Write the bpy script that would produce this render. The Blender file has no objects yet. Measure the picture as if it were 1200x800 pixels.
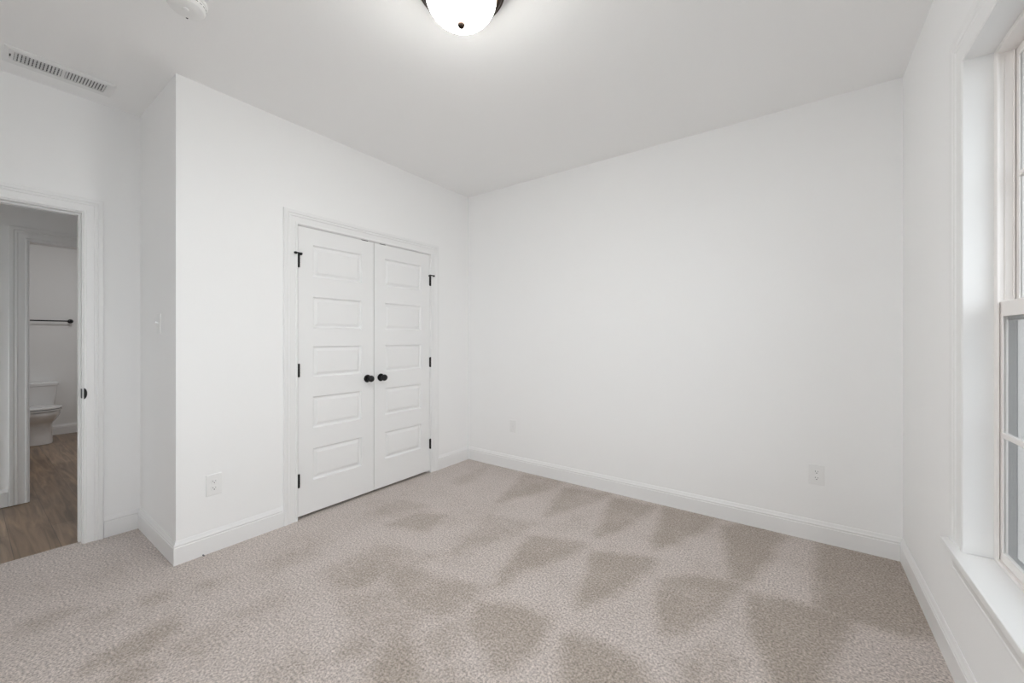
import bpy, bmesh, math, random
from mathutils import Vector, Matrix
random.seed(7)
S = bpy.context.scene
COL = S.collection

# ------------------------------------------------------------------ camera, sky, lights, exposure
PXF, YAW, HORIZON, CAMZ = 466.67, math.radians(35.843), 396.28, 1.2633
cam_d = bpy.data.cameras.new('camera')
cam_d.sensor_width = 36.0
cam_d.lens = PXF / 1200 * 36
cam_d.shift_y = -(400 - HORIZON) / 1200
cam_d.clip_start = 0.02
cam = bpy.data.objects.new('camera', cam_d)
cam.location = (0, 0, CAMZ)
cam.rotation_euler = (math.pi / 2, 0, YAW)
COL.objects.link(cam)
S.camera = cam
S.view_settings.view_transform = 'Standard'
S.view_settings.look = 'None'
S.view_settings.gamma = 1
S.view_settings.use_curve_mapping = False
S.view_settings.exposure = 0.06
try:
    S.cycles.diffuse_bounces = 10
    S.cycles.max_bounces = 16
    S.cycles.transparent_max_bounces = 16
    S.cycles.caustics_reflective = False
    S.cycles.caustics_refractive = False
    S.cycles.sample_clamp_indirect = 6
except Exception:
    pass

SKY = 3.35
BOWL_GLOW = 95.0       # radiance of the lit glass bowl
BATH_W = 10.2
HALL_W = 0.3
w = bpy.data.worlds.new('overcast_sky')
S.world = w
w.use_nodes = True
bg = w.node_tree.nodes['Background']
bg.inputs[0].default_value = (0.910, 0.955, 1.0, 1)
bg.inputs[1].default_value = SKY

# ------------------------------------------------------------------ place constants (metres)
XA = -2.823      # closet wall
XC = 0.4746      # window wall
XD = -3.577      # bedroom doorway wall
YB = 3.127       # back wall
YP = 0.7036      # short return wall
YF = -0.80       # wall behind the camera
H = 2.743
XD2 = XD - 0.115
XE = -4.83       # far side of the hall
XE2 = XE - 0.115
XG = -7.90       # far wall of the bathroom
XW = XC + 0.30   # outside face of the window wall


def portal():
    d = bpy.data.lights.new('window_daylight_portal', 'AREA')
    d.shape = 'RECTANGLE'
    d.size, d.size_y = 1.78, 2.70
    d.cycles.is_portal = True
    o = bpy.data.objects.new('window_daylight_portal', d)
    o.location = (XC + 0.17, 0.74, 1.38)
    o.rotation_euler = (0, math.radians(90), 0)
    COL.objects.link(o)


portal()


def disk_light(name, loc, watts, size, color=(0.98, 0.985, 1.0)):
    d = bpy.data.lights.new(name, 'AREA')
    d.shape = 'DISK'
    d.size = size
    d.energy = watts
    d.color = color
    o = bpy.data.objects.new(name, d)
    o.location = loc
    COL.objects.link(o)


disk_light('bathroom_ceiling_lamp', (-6.3, 0.9, H - 0.02), BATH_W, 0.3)
disk_light('hall_fill_light', (-4.26, 1.6, H - 0.02), HALL_W, 0.3)  # fill light added to the hall, no fixture there


# ------------------------------------------------------------------ materials
def newmat(name):
    m = bpy.data.materials.new(name)
    m.use_nodes = True
    nt = m.node_tree
    return m, nt, nt.nodes['Principled BSDF']


def N(nt, t, **kw):
    n = nt.nodes.new(t)
    for k, v in kw.items():
        setattr(n, k, v)
    return n


def paint(name, rgb, rough=0.6, bump=0.0, scale=180, spec=0.35, metal=0.0, coat=0.0):
    m, nt, p = newmat(name)
    p.inputs['Base Color'].default_value = (*rgb, 1)
    p.inputs['Roughness'].default_value = rough
    p.inputs['Specular IOR Level'].default_value = spec
    p.inputs['Metallic'].default_value = metal
    p.inputs['Coat Weight'].default_value = coat
    tc = N(nt, 'ShaderNodeTexCoord')
    nz = N(nt, 'ShaderNodeTexNoise')
    nz.inputs['Scale'].default_value = scale
    nz.inputs['Detail'].default_value = 3
    nt.links.new(tc.outputs['Object'], nz.inputs['Vector'])
    mr = N(nt, 'ShaderNodeMapRange')
    mr.inputs['To Min'].default_value = rough - 0.04
    mr.inputs['To Max'].default_value = rough + 0.04
    nt.links.new(nz.outputs['Fac'], mr.inputs['Value'])
    nt.links.new(mr.outputs['Result'], p.inputs['Roughness'])
    if bump:
        b = N(nt, 'ShaderNodeBump')
        b.inputs['Strength'].default_value = bump
        b.inputs['Distance'].default_value = 0.002
        nt.links.new(nz.outputs['Fac'], b.inputs['Height'])
        nt.links.new(b.outputs['Normal'], p.inputs['Normal'])
    return m


M_WALL = paint('white_wall_paint', (0.91, 0.91, 0.91), 0.75, 0.12, 140, 0.25)
M_CEIL = paint('flat_ceiling_paint', (0.92, 0.92, 0.92), 0.9, 0.15, 110, 0.1)
M_TRIM = paint('white_trim_enamel', (0.86, 0.86, 0.86), 0.32, 0.03, 60, 0.5)
M_DOOR = paint('white_door_enamel', (0.86, 0.86, 0.86), 0.38, 0.03, 90, 0.45)
M_PLAST = paint('white_plastic', (0.86, 0.86, 0.855), 0.35, 0.0, 60, 0.5)
M_SLOT = paint('dark_slot', (0.06, 0.06, 0.06), 0.6)
M_BLACK = paint('matte_black_metal', (0.006, 0.006, 0.007), 0.45, 0.0, 60, 0.35)
M_BRONZE = paint('oil_rubbed_bronze', (0.05, 0.034, 0.026), 0.32, 0.0, 60, 0.5, 0.85)
M_VINYL = paint('almond_window_vinyl', (0.88, 0.85, 0.83), 0.35, 0.0, 60, 0.5)
M_PORC = paint('white_porcelain', (0.80, 0.80, 0.80), 0.08, 0.0, 20, 0.6, 0, 0.5)
M_VENT = paint('white_vent_enamel', (0.82, 0.82, 0.82), 0.45)
M_DUCT = paint('dark_grey_matte', (0.16, 0.16, 0.17), 0.8)
M_STEEL = paint('worn_steel', (0.35, 0.34, 0.33), 0.35, 0, 60, 0.5, 1.0)
M_BRICKMOLD = paint('grey_outer_trim', (0.13, 0.137, 0.145), 0.6, 0.1, 40)
M_SCRFRAME = paint('grey_screen_frame', (0.22, 0.225, 0.23), 0.5)
M_GROUND = paint('neutral_ground', (0.36, 0.36, 0.35), 0.9, 0.4, 20)  # unseen ground, kept neutral so its bounce brings no green cast
M_ROOMBACK = paint('white_backroom_paint', (0.84, 0.84, 0.835), 0.75, 0.12, 140, 0.25)


def glass_mat():
    m, nt, p = newmat('window_glass')
    out = nt.nodes['Material Output']
    nt.nodes.remove(p)
    tr = N(nt, 'ShaderNodeBsdfTransparent')
    tr.inputs[0].default_value = (0.95, 0.955, 0.95, 1)
    gl = N(nt, 'ShaderNodeBsdfGlossy')
    gl.inputs['Roughness'].default_value = 0.02
    lw = N(nt, 'ShaderNodeLayerWeight')        # Schlick reflectance of a clear pane
    lw.inputs[0].default_value = 0.5
    pw = N(nt, 'ShaderNodeMath', operation='POWER')
    pw.inputs[1].default_value = 5
    nt.links.new(lw.outputs['Facing'], pw.inputs[0])
    fr = N(nt, 'ShaderNodeMath', operation='MULTIPLY_ADD')
    fr.inputs[1].default_value = 0.95
    fr.inputs[2].default_value = 0.04
    nt.links.new(pw.outputs[0], fr.inputs[0])
    mx = N(nt, 'ShaderNodeMixShader')
    nt.links.new(fr.outputs[0], mx.inputs[0])
    nt.links.new(tr.outputs[0], mx.inputs[1])
    nt.links.new(gl.outputs[0], mx.inputs[2])
    nt.links.new(mx.outputs[0], out.inputs[0])
    return m


def screen_mat():
    m, nt, p = newmat('insect_screen_mesh')
    out = nt.nodes['Material Output']
    p.inputs['Base Color'].default_value = (0.07, 0.075, 0.08, 1)
    tr = N(nt, 'ShaderNodeBsdfTransparent')
    mx = N(nt, 'ShaderNodeMixShader')
    mx.inputs[0].default_value = 0.22
    nt.links.new(tr.outputs[0], mx.inputs[1])
    nt.links.new(p.outputs[0], mx.inputs[2])
    nt.links.new(mx.outputs[0], out.inputs[0])
    return m


def bowl_mat():
    m, nt, p = newmat('glowing_frosted_glass')
    p.inputs['Base Color'].default_value = (0.95, 0.90, 0.80, 1)
    p.inputs['Roughness'].default_value = 0.35
    tc = N(nt, 'ShaderNodeTexCoord')
    sx = N(nt, 'ShaderNodeSeparateXYZ')
    nt.links.new(tc.outputs['Generated'], sx.inputs[0])
    cr = N(nt, 'ShaderNodeValToRGB')          # bright round the bulbs, warmer towards the rim
    cr.color_ramp.elements[0].color = (0.985, 0.985, 0.955, 1)
    cr.color_ramp.elements[0].position = 0.12
    cr.color_ramp.elements[1].color = (0.014, 0.0112, 0.0068, 1)
    cr.color_ramp.elements[1].position = 0.75
    nt.links.new(sx.outputs['Z'], cr.inputs[0])
    nt.links.new(cr.outputs[0], p.inputs['Emission Color'])
    p.inputs['Emission Strength'].default_value = BOWL_GLOW
    return m


def carpet_mat():
    m, nt, p = newmat('beige_cut_pile_carpet')
    tc = N(nt, 'ShaderNodeTexCoord')
    att = N(nt, 'ShaderNodeAttribute', attribute_name='nap')
    def noise(scale, detail, rough):
        n = N(nt, 'ShaderNodeTexNoise')
        n.inputs['Scale'].default_value = scale
        n.inputs['Detail'].default_value = detail
        n.inputs['Roughness'].default_value = rough
        nt.links.new(tc.outputs['Object'], n.inputs['Vector'])
        return n
    fine = noise(105, 4, 0.7)
    mid = noise(26, 4, 0.7)
    big = noise(3.4, 5, 0.6)

    def madd(src, k, c):
        n = N(nt, 'ShaderNodeMath', operation='MULTIPLY_ADD')
        nt.links.new(src, n.inputs[0])
        n.inputs[1].default_value = k
        if isinstance(c, float):
            n.inputs[2].default_value = c
        else:
            nt.links.new(c, n.inputs[2])
        return n.outputs[0]
    # nap = pile brushed one way or the other, with ragged edges where the tufts part
    ragged = madd(mid.outputs['Fac'], 1.1, madd(big.outputs['Fac'], 1.3, madd(att.outputs['Fac'], 1.0, -1.2)))
    add = N(nt, 'ShaderNodeMapRange', interpolation_type='SMOOTHSTEP')
    add.inputs['From Min'].default_value = -0.05
    add.inputs['From Max'].default_value = 1.12
    nt.links.new(ragged, add.inputs['Value'])
    nap = N(nt, 'ShaderNodeMix', data_type='RGBA')
    nap.inputs['A'].default_value = (0.565, 0.503, 0.470, 1)
    nap.inputs['B'].default_value = (0.392, 0.336, 0.292, 1)
    nt.links.new(add.outputs[0], nap.inputs['Factor'])
    sp = N(nt, 'ShaderNodeMapRange')
    sp.inputs['From Min'].default_value = 0.32
    sp.inputs['From Max'].default_value = 0.68
    sp.inputs['To Min'].default_value = 0.45
    sp.inputs['To Max'].default_value = 1.48
    nt.links.new(fine.outputs['Fac'], sp.inputs['Value'])
    mul = N(nt, 'ShaderNodeVectorMath', operation='SCALE')
    nt.links.new(nap.outputs['Result'], mul.inputs[0])
    nt.links.new(sp.outputs['Result'], mul.inputs['Scale'])
    nt.links.new(mul.outputs[0], p.inputs['Base Color'])
    p.inputs['Roughness'].default_value = 0.95
    p.inputs['Specular IOR Level'].default_value = 0.05
    p.inputs['Sheen Weight'].default_value = 0.15
    p.inputs['Sheen Roughness'].default_value = 0.6
    b = N(nt, 'ShaderNodeBump')
    b.inputs['Strength'].default_value = 0.55
    b.inputs['Distance'].default_value = 0.006
    nt.links.new(fine.outputs['Fac'], b.inputs['Height'])
    nt.links.new(b.outputs['Normal'], p.inputs['Normal'])
    return m


def plank_mat():
    m, nt, p = newmat('brown_vinyl_plank')
    tc = N(nt, 'ShaderNodeTexCoord')
    br = N(nt, 'ShaderNodeTexBrick')
    br.offset = 0.37
    br.inputs['Color1'].default_value = (0.255, 0.165, 0.100, 1)
    br.inputs['Color2'].default_value = (0.340, 0.238, 0.160, 1)
    br.inputs['Mortar'].default_value = (0.13, 0.085, 0.06, 1)
    br.inputs['Scale'].default_value = 1.0
    br.inputs['Mortar Size'].default_value = 0.0016
    br.inputs['Brick Width'].default_value = 1.22
    br.inputs['Row Height'].default_value = 0.18
    nt.links.new(tc.outputs['Object'], br.inputs['Vector'])
    mp = N(nt, 'ShaderNodeMapping')
    mp.inputs['Scale'].default_value = (0.9, 12, 1)
    nt.links.new(tc.outputs['Object'], mp.inputs['Vector'])
    g = N(nt, 'ShaderNodeTexNoise')
    g.inputs['Scale'].default_value = 2.2
    g.inputs['Detail'].default_value = 7
    g.inputs['Distortion'].default_value = 0.9
    nt.links.new(mp.outputs[0], g.inputs['Vector'])
    mr = N(nt, 'ShaderNodeMapRange')
    mr.inputs['From Min'].default_value = 0.3
    mr.inputs['From Max'].default_value = 0.72
    mr.inputs['To Min'].default_value = 0.42
    mr.inputs['To Max'].default_value = 1.35
    nt.links.new(g.outputs['Fac'], mr.inputs['Value'])
    mul = N(nt, 'ShaderNodeVectorMath', operation='SCALE')
    nt.links.new(br.outputs['Color'], mul.inputs[0])
    nt.links.new(mr.outputs['Result'], mul.inputs['Scale'])
    nt.links.new(mul.outputs[0], p.inputs['Base Color'])
    p.inputs['Roughness'].default_value = 0.30
    b = N(nt, 'ShaderNodeBump')
    b.inputs['Strength'].default_value = 0.15
    b.inputs['Distance'].default_value = 0.001
    nt.links.new(g.outputs['Fac'], b.inputs['Height'])
    nt.links.new(b.outputs['Normal'], p.inputs['Normal'])
    return m


M_GLASS, M_SCREEN, M_BOWL = glass_mat(), screen_mat(), bowl_mat()
M_CARPET, M_PLANK = carpet_mat(), plank_mat()

# ------------------------------------------------------------------ mesh helpers
ORIGIN = {}


class MB:
    """collects shapes in world coordinates, then links them as one mesh object"""

    def __init__(self):
        self.bm = bmesh.new()

    def box(self, x0, x1, y0, y1, z0, z1, rot=None, pivot=None):
        x0, x1 = sorted((x0, x1)); y0, y1 = sorted((y0, y1)); z0, z1 = sorted((z0, z1))
        c = [Vector((x, y, z)) for z in (z0, z1) for y in (y0, y1) for x in (x0, x1)]
        if rot is not None:
            pv = Vector(pivot) if pivot else Vector(((x0 + x1) / 2, (y0 + y1) / 2, (z0 + z1) / 2))
            c = [rot @ (v - pv) + pv for v in c]
        v = [self.bm.verts.new(p) for p in c]
        for f in ((0, 2, 3, 1), (4, 5, 7, 6), (0, 1, 5, 4), (2, 6, 7, 3), (0, 4, 6, 2), (1, 3, 7, 5)):
            self.bm.faces.new([v[i] for i in f])
        return self

    def rings(self, rings, cap0=True, cap1=True, closed=False):
        R = [[self.bm.verts.new(p) for p in r] for r in rings]
        n = len(R[0])
        pairs = list(zip(R[:-1], R[1:]))
        if closed:
            pairs.append((R[-1], R[0]))
        for a, b in pairs:
            for i in range(n):
                j = (i + 1) % n
                self.bm.faces.new((a[i], a[j], b[j], b[i]))
        if not closed:
            if cap0:
                self.bm.faces.new(R[0])
            if cap1:
                self.bm.faces.new(list(reversed(R[-1])))
        return self

    def lathe(self, prof, c, axis='z', seg=48):
        """prof: (radius, distance along axis); starts and ends may have radius 0"""
        rings = []
        for r, h in prof:
            ring = []
            r = max(r, 0.0002)
            for k in range(seg):
                a = 2 * math.pi * k / seg
                u, v = r * math.cos(a), r * math.sin(a)
                if axis == 'z':
                    q = (c[0] + u, c[1] + v, c[2] + h)
                elif axis == 'x':
                    q = (c[0] + h, c[1] + u, c[2] + v)
                else:
                    q = (c[0] + u, c[1] + h, c[2] + v)
                ring.append(Vector(q))
            rings.append(ring)
        return self.rings(rings)

    def sweep(self, sections):
        return self.rings([[Vector(p) for p in s] for s in sections])

    def build(self, name, mat, parent=None, bevel=0.0, seg=2, angle=32, extra=(), origin=None):
        bmesh.ops.recalc_face_normals(self.bm, faces=self.bm.faces[:])
        xs = [v.co for v in self.bm.verts]
        lo = Vector([min(c[i] for c in xs) for i in range(3)])
        hi = Vector([max(c[i] for c in xs) for i in range(3)])
        if parent is not None:
            base = ORIGIN[parent.name]
            off = Vector(((lo.x + hi.x) / 2, (lo.y + hi.y) / 2, (lo.z + hi.z) / 2))
        else:
            base = Vector((0, 0, 0))
            off = Vector(origin) if origin else Vector(((lo.x + hi.x) / 2, (lo.y + hi.y) / 2, lo.z))
        for v in self.bm.verts:
            v.co -= off
        me = bpy.data.meshes.new(name)
        self.bm.to_mesh(me)
        self.bm.free()
        me.materials.append(mat)
        for e in extra:
            me.materials.append(e)
        me.polygons.foreach_set('use_smooth', [True] * len(me.polygons))
        me.set_sharp_from_angle(angle=math.radians(angle))
        o = bpy.data.objects.new(name, me)
        COL.objects.link(o)
        if parent is not None:
            o.parent = parent
            o.location = off - base
        else:
            o.location = off
        ORIGIN[o.name] = off
        if bevel:
            b = o.modifiers.new('soft_edges', 'BEVEL')
            b.width = bevel
            b.segments = seg
            b.limit_method = 'ANGLE'
            b.angle_limit = math.radians(40)
        return o


def tag(o, label, cat, kind=None, group=None):
    o['label'] = label
    o['category'] = cat
    if kind:
        o['kind'] = kind
    if group:
        o['group'] = group
    return o


def empty(name, loc):
    o = bpy.data.objects.new(name, None)
    o.empty_display_size = 0.1
    o.location = loc
    COL.objects.link(o)
    ORIGIN[o.name] = Vector(loc)
    return o


def struct(o, label, cat):
    return tag(o, label, cat, 'structure')


# ------------------------------------------------------------------ floor: carpet with brushed nap marks
def floor_pt(u, v):
    fx, fy = -math.sin(YAW), math.cos(YAW)
    rx, ry = math.cos(YAW), math.sin(YAW)
    d = CAMZ * PXF / (v - HORIZON)
    r = d * (u - 600) / PXF
    return (fx * d + rx * r, fy * d + ry * r)


# outlines of the areas brushed towards the window (traced, then laid on the floor in metres)
NAP = [
    (0.45, [(530, 562), (572, 546), (556, 563), (540, 568)]),
    (0.75, [(584, 588), (615, 556), (659, 564), (652, 571)]),
    (0.85, [(640, 604), (661, 572), (715, 578), (704, 585), (659, 599)]),
    (0.95, [(701, 627), (718, 583), (767, 593), (750, 606), (725, 620)]),
    (1.0, [(766, 644), (780, 595), (840, 606), (815, 623)]),
    (1.0, [(859, 677), (850, 618), (882, 614), (917, 628), (877, 681)]),
    (1.0, [(962, 711), (962, 637), (1050, 652), (1074, 690), (1100, 748), (1060, 742), (1001, 726)]),
    (0.6, [(521, 658), (575, 604), (624, 613), (610, 625), (547, 639)]),
    (0.9, [(577, 688), (606, 648), (624, 628), (687, 637), (666, 649), (606, 670), (589, 686)]),
    (0.9, [(676, 711), (699, 648), (764, 653), (764, 664), (715, 695)]),
    (0.95, [(775, 740), (777, 681), (815, 677), (868, 683), (840, 716), (801, 740)]),
    (0.95, [(875, 695), (896, 698), (994, 726), (980, 751), (959, 786), (952, 830), (915, 830), (896, 761)]),
    (0.75, [(445, 656), (494, 670), (561, 690), (533, 716), (515, 721), (477, 711), (460, 688)]),
    (0.9, [(564, 709), (610, 712), (641, 730), (624, 761), (596, 782), (575, 779), (571, 761), (550, 740)]),
    (1.0, [(664, 749), (704, 753), (750, 779), (757, 812), (664, 812), (662, 779)]),
    (0.75, [(400, 690), (440, 652), (470, 660), (421, 688)]),
    (0.75, [(432, 806), (463, 726), (484, 765), (490, 806)]),
    (0.8, [(396, 768), (420, 738), (436, 745), (420, 766)]),
    (0.55, [(500, 800), (530, 780), (552, 800), (545, 815)]),
    (0.75, [(456, 614), (492, 600), (520, 604), (500, 622)]),
    (0.85, [(92, 786), (116, 766), (168, 742), (203, 722), (209, 732), (172, 764), (138, 776)]),
    (0.7, [(112, 722), (138, 708), (145, 712), (122, 724)]),
    (0.65, [(160, 700), (186, 695), (190, 702), (166, 706)]),
    (0.6, [(232, 684), (262, 676), (256, 688), (238, 690)]),
    (0.6, [(120, 800), (160, 776), (180, 784), (150, 806)]),
    (0.5, [(270, 720), (330, 694), (338, 702), (290, 726)]),
    (0.6, [(380, 668), (440, 640), (520, 650), (470, 668), (400, 690)]),
    (0.6, [(400, 700), (470, 690), (500, 720), (470, 745), (415, 738)]),
    (0.55, [(300, 660), (360, 640), (372, 650), (318, 672)]),
    (0.6, [(205, 760), (250, 735), (275, 742), (235, 772)]),
    (0.6, [(30, 730), (70, 712), (90, 716), (50, 738)]),
    (0.6, [(300, 790), (345, 765), (372, 775), (340, 806)]),
    (0.5, [(430, 600), (470, 588), (500, 592), (470, 606)]),
    (0.6, [(500, 745), (530, 728), (552, 752), (520, 772)]),
    (0.55, [(800, 780), (840, 752), (862, 778), (850, 812), (810, 812)]),
]


def poly_sd(p, poly):
    """signed distance, negative inside"""
    x, y = p
    inside = False
    best = 1e9
    n = len(poly)
    for i in range(n):
        ax, ay = poly[i]
        bx, by = poly[(i + 1) % n]
        if (ay > y) != (by > y) and x < (bx - ax) * (y - ay) / (by - ay) + ax:
            inside = not inside
        ex, ey = bx - ax, by - ay
        t = max(0, min(1, ((x - ax) * ex + (y - ay) * ey) / (ex * ex + ey * ey + 1e-12)))
        d = math.hypot(ax + t * ex - x, ay + t * ey - y)
        best = min(best, d)
    return -best if inside else best


def make_carpet():
    patches = []
    for s, pts in NAP:
        q = [floor_pt(*p) for p in pts]
        xs = [a for a, b in q]; ys = [b for a, b in q]
        patches.append((s, q, min(xs) - .08, max(xs) + .08, min(ys) - .08, max(ys) + .08))
    step = 0.02
    x0, x1, y0, y1 = XD - 0.05, XC, YF, YB
    nx, ny = int(round((x1 - x0) / step)), int(round((y1 - y0) / step))
    verts, nap = [], []
    for j in range(ny + 1):
        y = y0 + (y1 - y0) * j / ny
        for i in range(nx + 1):
            x = x0 + (x1 - x0) * i / nx
            verts.append((x, y, 0.0))
            v = 0.16
            for s, q, a, b, c, d in patches:
                if a < x < b and c < y < d:
                    sd = poly_sd((x, y), q)
                    k = max(0, min(1, 0.5 - (sd - 0.02) / 0.08))
                    v = max(v, 0.16 + (s * 0.95 - 0.16) * k)
            nap.append(v)
    faces = []
    for j in range(ny):
        for i in range(nx):
            a = j * (nx + 1) + i
            faces.append((a, a + 1, a + nx + 2, a + nx + 1))
    # a thin slab: the rim drops to the sub-floor
    base = len(verts)
    rim = [i for i in range(nx + 1)] + [j * (nx + 1) + nx for j in range(1, ny + 1)] + \
          [ny * (nx + 1) + i for i in range(nx - 1, -1, -1)] + [j * (nx + 1) for j in range(ny - 1, 0, -1)]
    for k in rim:
        verts.append((verts[k][0], verts[k][1], -0.05)); nap.append(0.0)
    for k in range(len(rim)):
        k2 = (k + 1) % len(rim)
        faces.append((rim[k2], rim[k], base + k, base + k2))
    faces.append(tuple(base + k for k in range(len(rim) - 1, -1, -1)))
    me = bpy.data.meshes.new('floor')
    me.from_pydata(verts, [], faces)
    at = me.attributes.new('nap', 'FLOAT', 'POINT')
    at.data.foreach_set('value', nap)
    me.materials.append(M_CARPET)
    o = bpy.data.objects.new('floor', me)
    COL.objects.link(o)
    struct(o, 'beige cut-pile bedroom carpet with brushed triangular nap marks', 'carpet')
    return o


make_carpet()
struct(MB().box(XG - .1, XD - 0.05, -1.6, YB, -0.05, -0.004).build('floor_hall', M_PLANK, origin=(0, 0, 0)),
       'brown wood-look plank floor of the hall and bathroom beyond the doorway', 'plank floor')
struct(MB().box(-8, XW + 14, -14, 14, -0.45, -0.35).build('ground', M_GROUND),
       'unseen ground outside the window, neutral grey for its bounce light', 'ground')

# ------------------------------------------------------------------ walls and ceilings
CY0, CY1, CZ = 1.3675, 2.590, 2.050        # closet opening
BY0, BY1, BZ = -0.345, 0.447, 2.045        # bedroom doorway
TY0, TY1, TZ = 0.303, 1.065, 2.020         # bathroom doorway
WY0, WY1, WZ0, WZ1 = -0.585, 2.065, 0.510, 2.238   # window opening, widened beyond view to let in more daylight


def wall_y(name, x0, x1, y0, y1, openings, label, z1=H, mat=M_WALL):
    """a wall running along y, with rectangular openings (ya, yb, za, zb)"""
    m = MB()
    cur = y0
    for ya, yb, za, zb in openings:
        m.box(x0, x1, cur, ya, 0, z1)
        if za > 0:
            m.box(x0, x1, ya, yb, 0, za)
        m.box(x0, x1, ya, yb, zb, z1)
        cur = yb
    m.box(x0, x1, cur, y1, 0, z1)
    return struct(m.build(name, mat), label, 'wall')


wall_y('wall_left', XA - 0.115, XA, YP, YB, [(CY0, CY1, 0, CZ)], 'white wall holding the closet double doors')
wall_y('wall_right', XC, XC + 0.14, YF, YB + .14, [(WY0 - .012, WY1 + .012, WZ0 - .020, WZ1 + .012)], 'white wall with the window on the right')
wall_y('wall_outside', XC + 0.14, XW, YF, YB + .14, [(WY0, WY1, WZ0 - .01, WZ1)],
       'outer layer of the window wall', mat=M_BRICKMOLD)
wall_y('wall_doorway', XD2, XD, -1.6, YB, [(BY0, BY1, 0, BZ)], 'white wall with the open bedroom doorway at left')
wall_y('wall_hall', XE2, XE, -1.6, YB, [(TY0, TY1, 0, TZ)], 'hall wall with the bathroom doorway')
struct(MB().box(XD2, XC, YB, YB + .14, 0, H).build('wall_back', M_WALL), 'wide blank white back wall', 'wall')
struct(MB().box(XD, XA - .115, YP, YP + .115, 0, H).build('wall_return', M_WALL),
       'narrow shaded white return wall with the light switch', 'wall')
NX0, NX1, NZ0, NZ1 = -1.90, -0.15, 0.95, 2.238     # unseen window added behind the camera for fill daylight
m = MB()
m.box(XD2, NX0, YF - .14, YF, 0, H)
m.box(NX1, XC + .14, YF - .14, YF, 0, H)
m.box(NX0, NX1, YF - .14, YF, 0, NZ0)
m.box(NX0, NX1, YF - .14, YF, NZ1, H)
struct(m.build('wall_front', M_WALL), 'white wall behind the camera, holding the added window', 'wall')
struct(MB().box(XG - .12, XG, -0.6, 2.0, 0, H).build('wall_bathroom', M_ROOMBACK),
       'grey-white bathroom wall behind the toilet', 'wall')
struct(MB().box(XG, XE2, 1.85, 1.97, 0, H).build('wall_bathroom_right', M_ROOMBACK), 'bathroom side wall', 'wall')
struct(MB().box(XG, XE2, -.6, -.48, 0, H).build('wall_bathroom_left', M_ROOMBACK), 'bathroom side wall by the toilet', 'wall')
HX0, HX1, HZ0, HZ1 = XE + .06, XD2 - .10, 0.10, 1.55      # unseen opening added to bring daylight into the hall
m = MB()
m.box(XE2, HX0, -1.72, -1.6, 0, H)
m.box(HX1, XD2, -1.72, -1.6, 0, H)
m.box(HX0, HX1, -1.72, -1.6, 0, HZ0)
m.box(HX0, HX1, -1.72, -1.6, HZ1, H)
struct(m.build('wall_hall_end', M_WALL), 'end wall of the hall', 'wall')
struct(MB().box(XE2, XD2, YB, YB + .14, 0, H).build('wall_hall_far', M_WALL), 'far end wall of the hall', 'wall')
struct(MB().box(XD2, XW, YF - .14, YB + .14, H, H + .12).build('ceiling', M_CEIL), 'flat white bedroom ceiling', 'ceiling')
struct(MB().box(XE2, XD2, -1.72, YB + .14, H, H + .12).build('ceiling_hall', M_CEIL), 'hall ceiling', 'ceiling')
struct(MB().box(XG - .12, XE2, -.6, 1.97, H, H + .12).build('ceiling_bathroom', M_CEIL), 'bathroom ceiling', 'ceiling')

# ------------------------------------------------------------------ baseboards
BASE_P = [(0, 0), (.013, 0), (.013, .094), (.0105, .097), (.0105, .1015), (.0125, .104), (.0125, .108),
          (.0085, .113), (.0065, .120), (.0045, .127), (.003, .130), (0, .130)]


def baseboard(name, p0, p1, n, label, m0=0, m1=0):
    """p0,p1: wall line in xy; n: outward normal; m0/m1: mitre (+1 outside corner, -1 inside corner)"""
    p0, p1, n = Vector(p0), Vector(p1), Vector(n)
    d = (p1 - p0).normalized()
    s0 = [(p0.x + n.x * t - d.x * t * m0, p0.y + n.y * t - d.y * t * m0, z) for t, z in BASE_P]
    s1 = [(p1.x + n.x * t + d.x * t * m1, p1.y + n.y * t + d.y * t * m1, z) for t, z in BASE_P]
    return struct(MB().sweep([s0, s1]).build(name, M_TRIM, angle=25), label, 'baseboard')


CASW = 0.098
baseboard('baseboard_left', (XA, YP), (XA, CY0 - CASW + .002), (1, 0),
          'white baseboard left of the closet doors, below the outlet', 1, 0)
baseboard('baseboard_left_far', (XA, CY1 + CASW - .002), (XA, YB), (1, 0),
          'short white baseboard between closet casing and back corner', 0, -1)
baseboard('baseboard_back', (XA, YB), (XC, YB), (0, -1), 'long white baseboard along the back wall', -1, -1)
baseboard('baseboard_right', (XC, YF), (XC, YB), (-1, 0), 'white baseboard under the window', 0, -1)
baseboard('baseboard_return', (XD, YP), (XA, YP), (0, -1), 'short shaded white baseboard under the light switch', -1, 1)
baseboard('baseboard_doorway', (XD, BY1 + .084), (XD, YP), (1, 0), 'tiny white baseboard right of the bedroom doorway', 0, -1)
baseboard('baseboard_doorway_near', (XD, YF), (XD, BY0 - .084), (1, 0), 'white baseboard left of the bedroom doorway', 0, 0)
baseboard('baseboard_hall', (XE, -1.6), (XE, TY0 - .095), (1, 0), 'white baseboard in the hall left of the bathroom doorway', 0, 0)
baseboard('baseboard_bathroom', (XG, -.48), (XG, 1.85), (1, 0), 'white baseboard behind the toilet', -1, -1)

# ------------------------------------------------------------------ casings
# (u across the board from its inner edge as a share of its width, thickness)
CAS_P = [(0, 0), (0, .010), (.03, .012), (.13, .012), (.17, .0085), (.52, .011), (.56, .0145), (.66, .0145),
         (.70, .012), (.76, .0165), (.90, .0185), (.97, .0185), (1.0, .016), (1.0, 0)]


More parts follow.
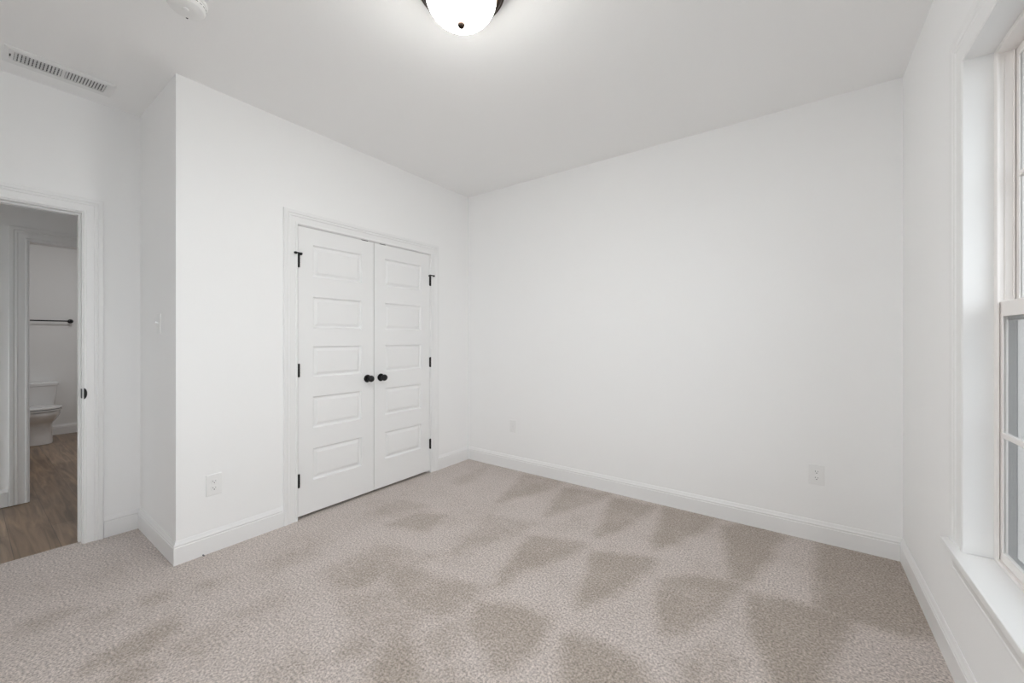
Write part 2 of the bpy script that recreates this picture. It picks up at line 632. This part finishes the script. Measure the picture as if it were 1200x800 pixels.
def casing(mb, xw, sx, y0, y1, z0, z1, width):
    """U-shaped casing on a wall x=xw; sx is the side it stands out to"""
    secs = [[], [], [], []]
    for s, t in CAS_P:
        u = s * width
        x = xw + sx * t
        secs[0].append((x, y0 - u, z0))
        secs[1].append((x, y0 - u, z1 + u))
        secs[2].append((x, y1 + u, z1 + u))
        secs[3].append((x, y1 + u, z0))
    mb.sweep(secs)
    return mb


def jamb(x0, x1, y0, y1, z1, t=.006):
    m = MB()
    m.box(x0, x1, y0, y0 + t, 0, z1)
    m.box(x0, x1, y1 - t, y1, 0, z1)
    m.box(x0, x1, y0 + t, y1 - t, z1 - t, z1)
    return m


t1 = empty('trim_1', (XA, (CY0 + CY1) / 2, 0))
struct(t1, 'white moulded casing around the closet double doors', 'door trim')
casing(MB(), XA, 1, CY0 - .003, CY1 + .003, 0, CZ + .003, .093).build('casing', M_TRIM, t1, angle=25)
m = MB()
m.box(XA - .115, XA - .036, CY0, CY0 + .012, 0, CZ - .012)
m.box(XA - .115, XA - .036, CY1 - .012, CY1, 0, CZ - .012)
m.box(XA - .115, XA - .036, CY0, CY1, CZ - .012, CZ)
m.build('door_stop', M_TRIM, t1)

t2 = empty('trim_2', (XD, (BY0 + BY1) / 2, 0))
struct(t2, 'white moulded casing around the open bedroom doorway', 'door trim')
casing(MB(), XD, 1, BY0 + .002, BY1 - .004, 0, BZ - .004, .085).build('casing', M_TRIM, t2, angle=25)
jamb(XD2, XD + .001, BY0, BY1, BZ, .010).build('door_jamb', M_TRIM, t2)
m = MB()
for a in (BY0 + .010, BY1 - .021):
    m.box(XD - .078, XD - .043, a, a + .011, 0, BZ - .010)
m.box(XD - .078, XD - .043, BY0 + .021, BY1 - .021, BZ - .021, BZ - .010)
m.build('door_stop', M_TRIM, t2, bevel=.001)
m = MB()
m.box(XD - .034, XD + .0035, BY1 - .0118, BY1 - .0098, .895, .952)
lip = [(BY1 - .004, .890)] + [(BY1 - .004 + .014 * math.sin(math.pi * k / 12), .9235 - .0335 * math.cos(math.pi * k / 12)) for k in range(1, 12)] + [(BY1 - .004, .957)]
m.rings([[Vector((x, y, z)) for y, z in lip] for x in (XD + .011, XD + .0150)])
sp = m.build('strike_plate', M_BLACK, t2)
sp['label'] = 'black strike plate'

t3 = empty('trim_3', (XE, (TY0 + TY1) / 2, 0))
struct(t3, 'white moulded casing around the bathroom doorway across the hall', 'door trim')
casing(MB(), XE, 1, TY0 + .002, TY1 - .002, 0, TZ - .002, .095).build('casing', M_TRIM, t3, angle=25)
jamb(XE2, XE + .001, TY0, TY1, TZ, .010).build('door_jamb', M_TRIM, t3)


# ------------------------------------------------------------------ closet doors
def panel_door(y0, y1, z0, z1, pa, pb, rows, x, th):
    """moulded door slab; front face at x, panels between y=pa..pb in each z row"""
    m = MB()
    bm = m.bm
    ys = [y0, pa, pb, y1]
    zs = [z0] + [z for r in rows for z in r] + [z1]
    V = {}

    def v(y, z, d=0.0):
        k = (round(y, 5), round(z, 5), round(d, 5))
        if k not in V:
            V[k] = bm.verts.new((x - d, y, z))
        return V[k]
    rings = [(0, 0), (.002, .0060), (.009, .0145), (.017, .0150), (.036, .0050), (.040, .0045)]
    for j in range(len(zs) - 1):
        for i in range(3):
            a, b, c, d = ys[i], ys[i + 1], zs[j], zs[j + 1]
            if i == 1 and j % 2 == 1:
                prev = None
                for off, dep in rings:
                    r = [v(a + off, c + off, dep), v(b - off, c + off, dep), v(b - off, d - off, dep), v(a + off, d - off, dep)]
                    if prev:
                        for k in range(4):
                            bm.faces.new((prev[k], prev[(k + 1) % 4], r[(k + 1) % 4], r[k]))
                    prev = r
                bm.faces.new(prev)
            else:
                bm.faces.new((v(a, c), v(b, c), v(b, d), v(a, d)))
    # sides and back
    edge = [(y, z0) for y in ys] + [(y1, z) for z in zs[1:]] + [(y, z1) for y in reversed(ys[:-1])] + [(y0, z) for z in reversed(zs[1:-1])]
    back = [bm.verts.new((x - th, y, z)) for y, z in edge]
    fr = [v(y, z) for y, z in edge]
    n = len(edge)
    for k in range(n):
        bm.faces.new((fr[k], fr[(k + 1) % n], back[(k + 1) % n], back[k]))
    bm.faces.new(back)
    return m


ROWS = [(.250, .476), (.620, .846), (.984, 1.206), (1.336, 1.560), (1.702, 1.930)]
DZ0, DZ1 = .022, 2.046
MID = 1.980


def closet_door(name, y0, y1, pa, pb, ky, hy, side, label):
    """side: -1 hinged at low y, +1 hinged at high y"""
    d = panel_door(y0, y1, DZ0, DZ1, pa, pb, ROWS, XA - .001, .034).build(name, M_DOOR, angle=20)
    struct(d, label, 'closet door')
    kx = XA - .001
    k = MB().lathe([(0, .0), (.010, .0), (.0105, .022), (.013, .028), (.021, .034), (.0255, .043), (.0265, .051),
                    (.024, .060), (.017, .066), (.008, .0685), (0, .069)], (kx, ky, .940), 'x', 40).build('knob', M_BLACK, d)
    k['label'] = 'round matte black door knob'
    MB().lathe([(0, -.001), (.031, -.001), (.031, .004), (.028, .0075), (.014, .009), (.0, .009)],
               (kx, ky, .940), 'x', 40).build('rosette', M_BLACK, k)
    for z in (.272, 1.040, 1.803):
        h = MB()
        h.lathe([(0, -.047), (.0062, -.047), (.0068, -.044), (.0068, .044), (.0062, .047), (0, .047)],
                (XA + .006, hy, z), 'z', 20)
        for q in (-.0155, .0155):
            h.box(XA + .0005, XA + .0132, hy - .0071, hy + .0071, z + q - .0004, z + q + .0004)
        h.box(XA - .003, XA + .003, hy - .010 , hy + .010, z - .044, z + .044)
        ho = h.build('hinge', M_BLACK, d)
        ho['label'] = 'black butt hinge'
        if z > 1.5:
            s = MB()
            s.lathe([(0, .047), (.009, .047), (.009, .053), (.004, .055), (0, .055)], (XA + .006, hy, z), 'z', 20)
            s.box(XA + .004, XA + .0125, hy - side * .003, hy + side * .006, z + .047, z + .055)
            s.box(XA + .0125, XA + .0215, hy - side * .018, hy + side * .036, z + .047, z + .055)
            s.lathe([(0, 0), (.0070, 0), (.0082, .003), (.0082, .012), (.0068, .015), (0, .015)],
                    (XA + .0225, hy + side * .029, z + .0405), 'z', 16)
            s.lathe([(0, -.012), (.0070, -.012), (.0078, -.006), (.0070, 0), (0, 0)],
                    (XA + .0135, hy - side * .015, z + .047), 'x', 16)
            so = s.build('hinge_pin_stop', M_BLACK, ho)
    c = MB()
    cy = MID + (-.085 if side < 0 else .085)
    c.box(XA - .022, XA - .0005, cy - .028, cy + .028, DZ1 - .002, DZ1 + .0028)
    c.lathe([(0, 0), (.008, 0), (.006, .0025), (0, .003)], (XA - .012, cy, DZ1 + .0008), 'z', 16)
    cc = c.build('ball_catch', M_BLACK, d)
    return d


closet_door('door_1', CY0 + .004, MID - .0027, 1.477, 1.868, 1.919, CY0 + .006, -1,
            'left leaf of the white five-panel closet doors, black knob on its right')
closet_door('door_2', MID + .0027, CY1 - .004, 2.087, 2.484, 2.045, CY1 - .001, 1,
            'right leaf of the white five-panel closet doors, black knob on its left')

# ------------------------------------------------------------------ window
win = empty('window_1', (XC + .07, (WY0 + WY1) / 2, WZ0))
struct(win, 'tall vinyl window with deep white jambs and sill on the right wall', 'window')
casing(MB(), XC, -1, WY0 - .004, WY1 + .004, WZ0, WZ1 + .004, .115).build('window_casing', M_TRIM, win, angle=25)
FX0, FX1 = .537, XC + .14
m = MB()     # white wood jamb lining back to the vinyl frame
m.box(XC - .009, FX0 + .004, WY1, WY1 + .012, WZ0, WZ1)
m.box(XC - .009, FX0 + .004, WY0 - .012, WY0, WZ0, WZ1)
m.box(XC - .009, FX0 + .004, WY0 - .012, WY1 + .012, WZ1, WZ1 + .012)
m.build('jamb_lining', M_TRIM, win)
m = MB()
SO = [(XC - .041, WY0 - .128), (XC - .041, WY1 + .130), (XC, WY1 + .130), (XC, WY1), (FX0 + .004, WY1), (FX0 + .004, WY0),
      (XC, WY0), (XC, WY0 - .128)]
m.rings([[Vector((x, y, z)) for x, y in SO] for z in (WZ0 - .020, WZ0)])
m.build('window_sill', M_TRIM, win, bevel=.003, seg=3)
m = MB()
prof = [(0, 0), (.007, 0), (.010, .004), (.010, .012), (.008, .016), (.011, .040), (.014, .046), (.014, .056), (.012, .060), (.018, .074), (.018, .096), (0, .096)]
m.sweep([[(XC - t, y, WZ0 - .116 + z) for t, z in prof] for y in (WY0 - .118, WY1 + .118)])
m.build('apron', M_TRIM, win, angle=25)
# vinyl frame: outer ring, mullion, jamb tracks
MU = [WY0 + (WY1 - WY0) / 3, WY0 + (WY1 - WY0) * 2 / 3]      # mullions between the three units, the nearest one added for daylight
m = MB()
m.box(FX0, FX1, WY1 - .018, WY1, WZ0, WZ1)
m.box(FX0, FX1, WY0, WY0 + .018, WZ0, WZ1)
m.box(FX0, FX1, WY0 + .018, WY1 - .018, WZ1 - .018, WZ1)
m.box(FX0, FX1, WY0 + .018, WY1 - .018, WZ0, WZ0 + .012)
for mu in MU:
    m.box(FX0, FX1, mu - .030, mu + .030, WZ0 + .012, WZ1 - .018)
for a, b in ((WY0 + .018, 1), (WY1 - .018, -1)) + tuple((mu + q * .030, q) for mu in MU for q in (-1, 1)):
    m.box(FX0, FX0 + .006, a, a + b * .010, WZ0 + .012, WZ1 - .018)       # inner track lip
    m.box(.574, .578, a, a + b * .008, 1.386, WZ1 - .018)                  # parting bead
    m.box(.5555, .558, a, a + b * .0035, 1.392, WZ1 - .030)
m.build('window_frame', M_VINYL, win, bevel=.0012)
ZM = 1.360     # meeting rail


def sash(name, ya, yb, za, zb, x0, x1, top, bot, st, zmunt):
    m = MB()
    m.box(x0, x1, ya, ya + st, za, zb)
    m.box(x0, x1, yb - st, yb, za, zb)
    m.box(x0, x1, ya + st, yb - st, za, za + bot)
    m.box(x0, x1, ya + st, yb - st, zb - top, zb)
    q = 0
    s = m.build(name, M_VINYL, win, bevel=.0012)
    xm = x0 + .0045
    MB().box(xm - .002, xm + .002, ya + st, yb - st, za + bot, zb - top).build('glass_pane', M_GLASS, s)
    MB().box(xm - .005, xm + .009, ya + st + q, yb - st - q, zmunt - .009, zmunt + .009).build('muntin', M_VINYL, s, bevel=.002)
    return s


for ya, yb in ((WY0 + .019, MU[0] - .031), (MU[0] + .031, MU[1] - .031), (MU[1] + .031, WY1 - .019)):
    sash('lower_sash', ya, yb, WZ0 + .013, 1.386, .545, .557, .050, .030, .026, .942)
    sash('upper_sash', ya, yb, 1.345, WZ1 - .019, .580, .606, .030, .040, .026, 1.800)
    m = MB()
    for a, b, c, d in ((ya, ya + .020, WZ0 + .013, 1.343), (yb - .020, yb, WZ0 + .013, 1.343),
                       (ya + .020, yb - .020, WZ0 + .013, WZ0 + .033), (ya + .020, yb - .020, 1.323, 1.343)):
        m.box(.5572, .5795, a, b, c, d)
    sc = m.build('insect_screen', M_SCRFRAME, win)
    MB().box(.5765, .5775, ya + .020, yb - .020, WZ0 + .033, 1.323).build('screen_mesh', M_SCREEN, sc)

# added fill window behind the camera: same vinyl, one unit
w2 = empty('added_window_behind', ((NX0 + NX1) / 2, YF - .07, NZ0))
struct(w2, 'unseen window added behind the camera for fill daylight', 'window')
m = MB()
for a, b, c, d in ((NX0, NX0 + .045, NZ0, NZ1), (NX1 - .045, NX1, NZ0, NZ1), (NX0 + .045, NX1 - .045, NZ0, NZ0 + .045),
                   (NX0 + .045, NX1 - .045, NZ1 - .045, NZ1), (NX0 + .045, NX1 - .045, 1.52, 1.57)):
    m.box(a, b, YF - .13, YF - .07, c, d)
m.build('window_frame', M_VINYL, w2)
for c, d in ((NZ0 + .045, 1.52), (1.57, NZ1 - .045)):
    MB().box(NX0 + .045, NX1 - .045, YF - .102, YF - .098, c, d).build('glass_pane', M_GLASS, w2)
MB().box(NX0 - .03, NX1 + .03, YF - .07, YF + .04, NZ0 - .02, NZ0).build('window_sill', M_TRIM, w2)

# unseen window added to brighten the hall
w3 = empty('added_window_hall', ((HX0 + HX1) / 2, -1.66, HZ0))
struct(w3, 'unseen window added at the hall end to brighten the hall', 'window')
m = MB()
for a, b, c, d in ((HX0, HX0 + .04, HZ0, HZ1), (HX1 - .04, HX1, HZ0, HZ1), (HX0 + .04, HX1 - .04, HZ0, HZ0 + .04),
                   (HX0 + .04, HX1 - .04, HZ1 - .04, HZ1)):
    m.box(a, b, -1.70, -1.65, c, d)
m.build('window_frame', M_VINYL, w3)
MB().box(HX0 + .04, HX1 - .04, -1.677, -1.673, HZ0 + .04, HZ1 - .04).build('glass_pane', M_GLASS, w3)

# ------------------------------------------------------------------ ceiling light
LX, LY = -1.126, 1.203
cl = empty('ceiling_light', (LX, LY, H))
tag(cl, 'dark bronze flush ceiling light with a glowing frosted glass bowl', 'ceiling light')
MB().lathe([(0, 0), (.150, 0), (.158, -.006), (.160, -.020), (.166, -.026), (.174, -.030), (.180, -.040), (.1815, -.052),
            (.178, -.058), (.170, -.060), (.166, -.066), (.158, -.070), (.150, -.070), (.1475, -.060), (.120, -.050),
            (0, -.048)], (LX, LY, H), 'z', 72).build('pan', M_BRONZE, cl)
prof = []
R0, DR = .1475, .124
for k in range(0, 19):
    a = math.pi / 2 * k / 18
    prof.append((R0 * math.cos(a) ** 0.85 if k < 18 else 0, -.062 - DR * math.sin(a)))
inner = [(max(r - .005, 0), h + .004) for r, h in reversed(prof)]
bo = MB().lathe(prof + inner, (LX, LY, H), 'z', 72).build('glass_bowl', M_BOWL, cl)
bo['label'] = 'frosted white glass bowl, lit'
MB().lathe([(0, -.178), (.013, -.182), (.0165, -.189), (.0165, -.196), (.012, -.204), (.006, -.208), (0, -.209)],
           (LX, LY, H), 'z', 24).build('finial', M_BRONZE, cl)
# ------------------------------------------------------------------ smoke detector
SX, SY = -2.176, 0.578
sd = empty('smoke_detector', (SX, SY, H))
tag(sd, 'round white smoke detector on the ceiling near the left corner', 'smoke detector')
MB().lathe([(0, 0), (.075, 0), (.075, -.008), (.072, -.012), (0, -.012)], (SX, SY, H), 'z', 48).build('mounting_plate', M_PLAST, sd)
MB().lathe([(0, -.012), (.069, -.012), (.070, -.016), (.069, -.030), (.063, -.040), (.048, -.046), (.030, -.048), (0, -.048)],
           (SX, SY, H), 'z', 48).build('housing', M_PLAST, sd)
m = MB()
for k in range(24):
    a = 2 * math.pi * k / 24
    m.box(SX + .0670, SX + .0702, SY - .0050, SY + .0050, H - .0235, H - .0215,
          Matrix.Rotation(a, 3, 'Z'), (SX, SY, H - .0225))
m.build('vent_slots', M_DUCT, sd)
m = MB()
m.lathe([(0, -.0465), (.012, -.0465), (.012, -.0505), (.010, -.0515), (0, -.0515)], (SX + .010, SY - .006, H), 'z', 24)
m.build('test_button', M_PLAST, sd, angle=50)
m = MB()
m.lathe([(0, -.0400), (.0045, -.0400), (.0045, -.0455), (0, -.0455)], (SX - .050, SY + .016, H), 'z', 12)
m.build('indicator_lens', M_SLOT, sd)

# ------------------------------------------------------------------ ceiling vent
VX0, VX1, VY0, VY1 = -3.432, -3.236, 0.128, 0.536
vt = empty('ceiling_vent', ((VX0 + VX1) / 2, (VY0 + VY1) / 2, H))
tag(vt, 'white rectangular louvred air register in the ceiling above the doorway', 'air vent')
IX0, IX1, IY0, IY1 = VX0 + .052, VX1 - .042, VY0 + .034, VY1 - .036
IM = (IY0 + IY1) / 2 + .004
m = MB()
o_ = [(VX0, VY0), (VX1, VY0), (VX1, VY1), (VX0, VY1)]
i_ = [(VX0 + .014, VY0 + .014), (VX1 - .014, VY0 + .014), (VX1 - .014, VY1 - .014), (VX0 + .014, VY1 - .014)]
j_ = [(IX0, IY0), (IX1, IY0), (IX1, IY1), (IX0, IY1)]
m.rings([[Vector((x, y, H)) for x, y in o_], [Vector((x, y, H - .003)) for x, y in o_],
         [Vector((x, y, H - .010)) for x, y in i_], [Vector((x, y, H - .008)) for x, y in j_],
         [Vector((x, y, H - .0005)) for x, y in j_]], cap0=False, cap1=False)
m.box(IX0, IX1, IM - .006, IM + .006, H - .008, H - .001)
m.build('face_plate', M_VENT, vt, angle=15)
MB().box(IX0, IX1, IY0, IY1, H - .0016, H - .0004).build('duct_opening', M_DUCT, vt)  # flat dark sheet; its colour stands in for shade inside the duct
nl = 13
for bank, (a, b, tilt) in enumerate(((IY0, IM - .006, 36), (IM + .006, IY1, 30))):
    for k in range(nl):
        y = a + (b - a) * (k + .5) / nl
        f = MB().box(IX0, IX1, y - .0055, y + .0055, H - .0052, H - .0044, Matrix.Rotation(math.radians(tilt), 3, 'X')) \
            .build('louvre', M_VENT, vt)
m = MB()
for k in range(1, 4):
    x = IX0 + (IX1 - IX0) * k / 4
    m.box(x - .0008, x + .0008, IY0, IM - .006, H - .0030, H - .0016)
m.build('damper_blades', M_VENT, vt)
m = MB()
m.box(IX0 + .045, IX0 + .075, VY0 + .019, VY0 + .024, H - .0105, H - .0080)
m.build('lever_slot', M_SLOT, vt)
MB().box(IX0 + .036, IX0 + .046, VY0 + .018, VY0 + .025, H - .020, H - .009).build('damper_lever', M_VENT, vt, bevel=.0015)


# ------------------------------------------------------------------ wall plates
def plate(mb, w_, h_, T, t=.0058):
    """bevelled plate in local (a across, b up, n out) mapped by T"""
    def ring(k, d):
        ww, hh, r = w_ / 2 - k, h_ / 2 - k, .004
        pts = []
        for cx, cy, a0 in ((ww - r, hh - r, 0), (-ww + r, hh - r, 90), (-ww + r, -hh + r, 180), (ww - r, -hh + r, 270)):
            for q in range(4):
                a = math.radians(a0 + q * 30)
                pts.append(T(cx + r * math.cos(a), cy + r * math.sin(a), d))
        return pts
    mb.rings([ring(0, 0), ring(0, t * .72), ring(.0015, t * .92), ring(.005, t)])


def disc(mb, T, ca, cb, r, d0, d1, seg=20, flat=None):
    rings = []
    for d in (d0, d1):
        pts = []
        for k in range(seg):
            a = 2 * math.pi * k / seg
            u, v = r * math.cos(a), r * math.sin(a)
            if flat:
                v = max(-flat, min(flat, v))
            pts.append(T(ca + u, cb + v, d))
        rings.append(pts)
    mb.rings(rings)


def bx(mb, T, a0, a1, b0, b1, d0, d1):
    c = [(a0, b0), (a1, b0), (a1, b1), (a0, b1)]
    mb.rings([[T(a, b, d) for a, b in c] for d in (d0, d1)])


def on_left(y, z):
    return lambda a, b, n: Vector((XA + n, y + a, z + b))


def on_back(x, z):
    return lambda a, b, n: Vector((x + a, YB - n, z + b))


def on_return(x, z):
    return lambda a, b, n: Vector((x + a, YP - n, z + b))


def outlet(T, label):
    e = empty('wall_outlet', T(0, 0, 0))
    tag(e, label, 'outlet', None, None)
    m = MB(); plate(m, .080, .124, T); m.build('cover_plate', M_PLAST, e, angle=12)
    for s in (-1, 1):
        m = MB(); disc(m, T, 0, s * .0195, .0172, .004, .0076, 32, .0140)
        r = m.build('receptacle', M_PLAST, e, bevel=.0006)
        m = MB()
        bx(m, T, -.0076, -.0056, s * .0195 - .002, s * .0195 + .0062, .0066, .0079)
        bx(m, T, .0056, .0074, s * .0195 - .001, s * .0195 + .0052, .0066, .0079)
        disc(m, T, 0, s * .0195 - .0082, .0027, .0066, .0079, 12)
        m.build('slots', M_SLOT, r)
    m = MB(); disc(m, T, 0, 0, .003, .0045, .0068, 14); m.build('screw', M_PLAST, e)
    return e


outlet(on_left(.8815, .396), 'white duplex outlet on the closet wall, left of the double doors')
outlet(on_back(.0855, .4135), 'white duplex outlet on the back wall near the window corner')
T = on_back(-2.245, .416)
e = empty('cable_jack_plate', T(0, 0, 0))
tag(e, 'small white wall plate low on the back wall, near the closet corner', 'wall plate')
m = MB(); plate(m, .072, .116, T); m.build('cover_plate', M_PLAST, e, angle=12)
m = MB(); bx(m, T, -.017, .017, -.034, .034, .004, .0072); ins = m.build('insert', M_PLAST, e, bevel=.001)
m = MB(); bx(m, T, -.0075, .0075, -.008, .007, .0068, .0078); m.build('jack', M_VENT, ins)
for s in (-1, 1):
    m = MB(); disc(m, T, 0, s * .0485, .003, .0045, .0066, 14); m.build('screw', M_PLAST, e)

T = on_return(-3.140, 1.352)
e = empty('light_switch', T(0, 0, 0))
tag(e, 'white toggle light switch on the narrow shaded return wall', 'light switch')
m = MB(); plate(m, .072, .118, T); m.build('cover_plate', M_PLAST, e, angle=12)
m = MB()
m.rings([[T(a, b, .004) for a, b in ((-.006, -.013), (.006, -.013), (.006, .013), (-.006, .013))],
         [T(a, b, .0075) for a, b in ((-.0052, -.012), (.0052, -.012), (.0052, .012), (-.0052, .012))]])
m.rings([[T(a, b, n) for a, b, n in ((-.0042, -.004, .006), (.0042, -.004, .006), (.0042, .006, .006), (-.0042, .006, .006))],
         [T(a, b, n) for a, b, n in ((-.0036, .006, .021), (.0036, .006, .021), (.0036, .0125, .018), (-.0036, .0125, .018))]])
m.build('toggle', M_PLAST, e)
for s in (-1, 1):
    m = MB(); disc(m, T, 0, s * .030, .003, .0045, .0066, 14); m.build('screw', M_PLAST, e)

# a stub of grey wire poking out under the baseboard
m = MB()
pts = [(XA + .004, .824, .004), (XA + .016, .824, .006), (XA + .021, .825, .005), (XA + .024, .827, .001)]
m.rings([[Vector((p[0], p[1] + .0035 * math.cos(a), p[2] + .0035 * math.sin(a))) for a in [k * math.pi / 4 for k in range(8)]]
         for p in pts])
tag(m.build('wire_stub', M_DUCT), 'tiny dark grey wire stub at the baseboard below the closet-wall outlet', 'wire')

# ------------------------------------------------------------------ bathroom: towel bar and toilet
tb = empty('towel_bar', (XG, .55, 1.49))
tag(tb, 'black towel bar on the bathroom wall above the toilet', 'towel bar')
MB().lathe([(0, -.33), (.008, -.33), (.008, .33), (0, .33)], (XG + .062, .535, 1.49), 'y', 20).build('rail', M_BLACK, tb)
for y in (.212, .858):
    MB().lathe([(0, 0), (.027, 0), (.027, .008), (.014, .014), (.012, .046), (.017, .050), (.019, .064), (.016, .076), (0, .077)],
               (XG, y, 1.49), 'x', 24).build('post', M_BLACK, tb)

TYC = .545
tl = empty('toilet', (-7.45, TYC, 0))
tag(tl, 'white two-piece toilet seen through the bathroom doorway', 'toilet')


def ell(z, xb, xf, ry, p=2.3, n=48):
    """egg-like ring: back at xb, front at xf"""
    cx, rx = (xb + xf) / 2, (xf - xb) / 2
    pts = []
    for k in range(n):
        a = 2 * math.pi * k / n
        c, s = math.cos(a), math.sin(a)
        u = math.copysign(abs(c) ** (2 / p), c)
        v = math.copysign(abs(s) ** (2 / p), s)
        pts.append(Vector((cx + rx * u, TYC + ry * v, z)))
    return pts


m = MB()
m.rings([ell(0, -7.80, -7.275, .122, 3.2), ell(.02, -7.80, -7.275, .123, 3.2), ell(.10, -7.79, -7.280, .118, 3.0),
         ell(.20, -7.79, -7.280, .118, 2.8), ell(.240, -7.80, -7.272, .124, 2.6), ell(.262, -7.81, -7.250, .142, 2.4),
         ell(.300, -7.83, -7.215, .168, 2.3), ell(.345, -7.84, -7.192, .184, 2.3), ell(.380, -7.84, -7.190, .184, 2.3),
         ell(.388, -7.835, -7.197, .178, 2.3)])
m.build('bowl', M_PORC, tl, angle=50)
m = MB()
m.rings([ell(.382, -7.60, -7.235, .142, 2.2), ell(.3975, -7.60, -7.235, .142, 2.2), ell(.398, -7.61, -7.180, .187, 2.2), ell(.411, -7.61, -7.180, .187, 2.2),
         ell(.414, -7.60, -7.190, .180, 2.2)])
m.build('seat', M_PORC, tl, angle=50)
m = MB()
m.rings([ell(.411, -7.62, -7.235, .142, 2.2), ell(.4235, -7.62, -7.235, .142, 2.2), ell(.424, -7.63, -7.178, .189, 2.2), ell(.435, -7.63, -7.179, .188, 2.2),
         ell(.440, -7.61, -7.196, .174, 2.2), ell(.443, -7.56, -7.25, .13, 2.2)])
m.build('lid', M_PORC, tl, angle=50)
m = MB()
m.rings([ell(.393, -7.885, -7.70, .150, 6), ell(.40, -7.888, -7.69, .156, 6), ell(.50, -7.89, -7.685, .168, 7),
         ell(.665, -7.892, -7.678, .184, 7)])
tk = m.build('tank', M_PORC, tl, angle=40)
m = MB()
m.rings([ell(.665, -7.893, -7.672, .190, 7), ell(.669, -7.895, -7.668, .194, 7), ell(.697, -7.895, -7.668, .194, 7),
         ell(.706, -7.885, -7.680, .184, 7)])
m.build('tank_lid', M_PORC, tl, angle=40)
m = MB()
m.lathe([(0, 0), (.014, 0), (.014, .010), (0, .012)], (-7.680, TYC - .125, .615), 'x', 20)
m.box(-7.672, -7.664, TYC - .130, TYC - .060, .605, .620)
m.build('flush_lever', M_STEEL, tk)
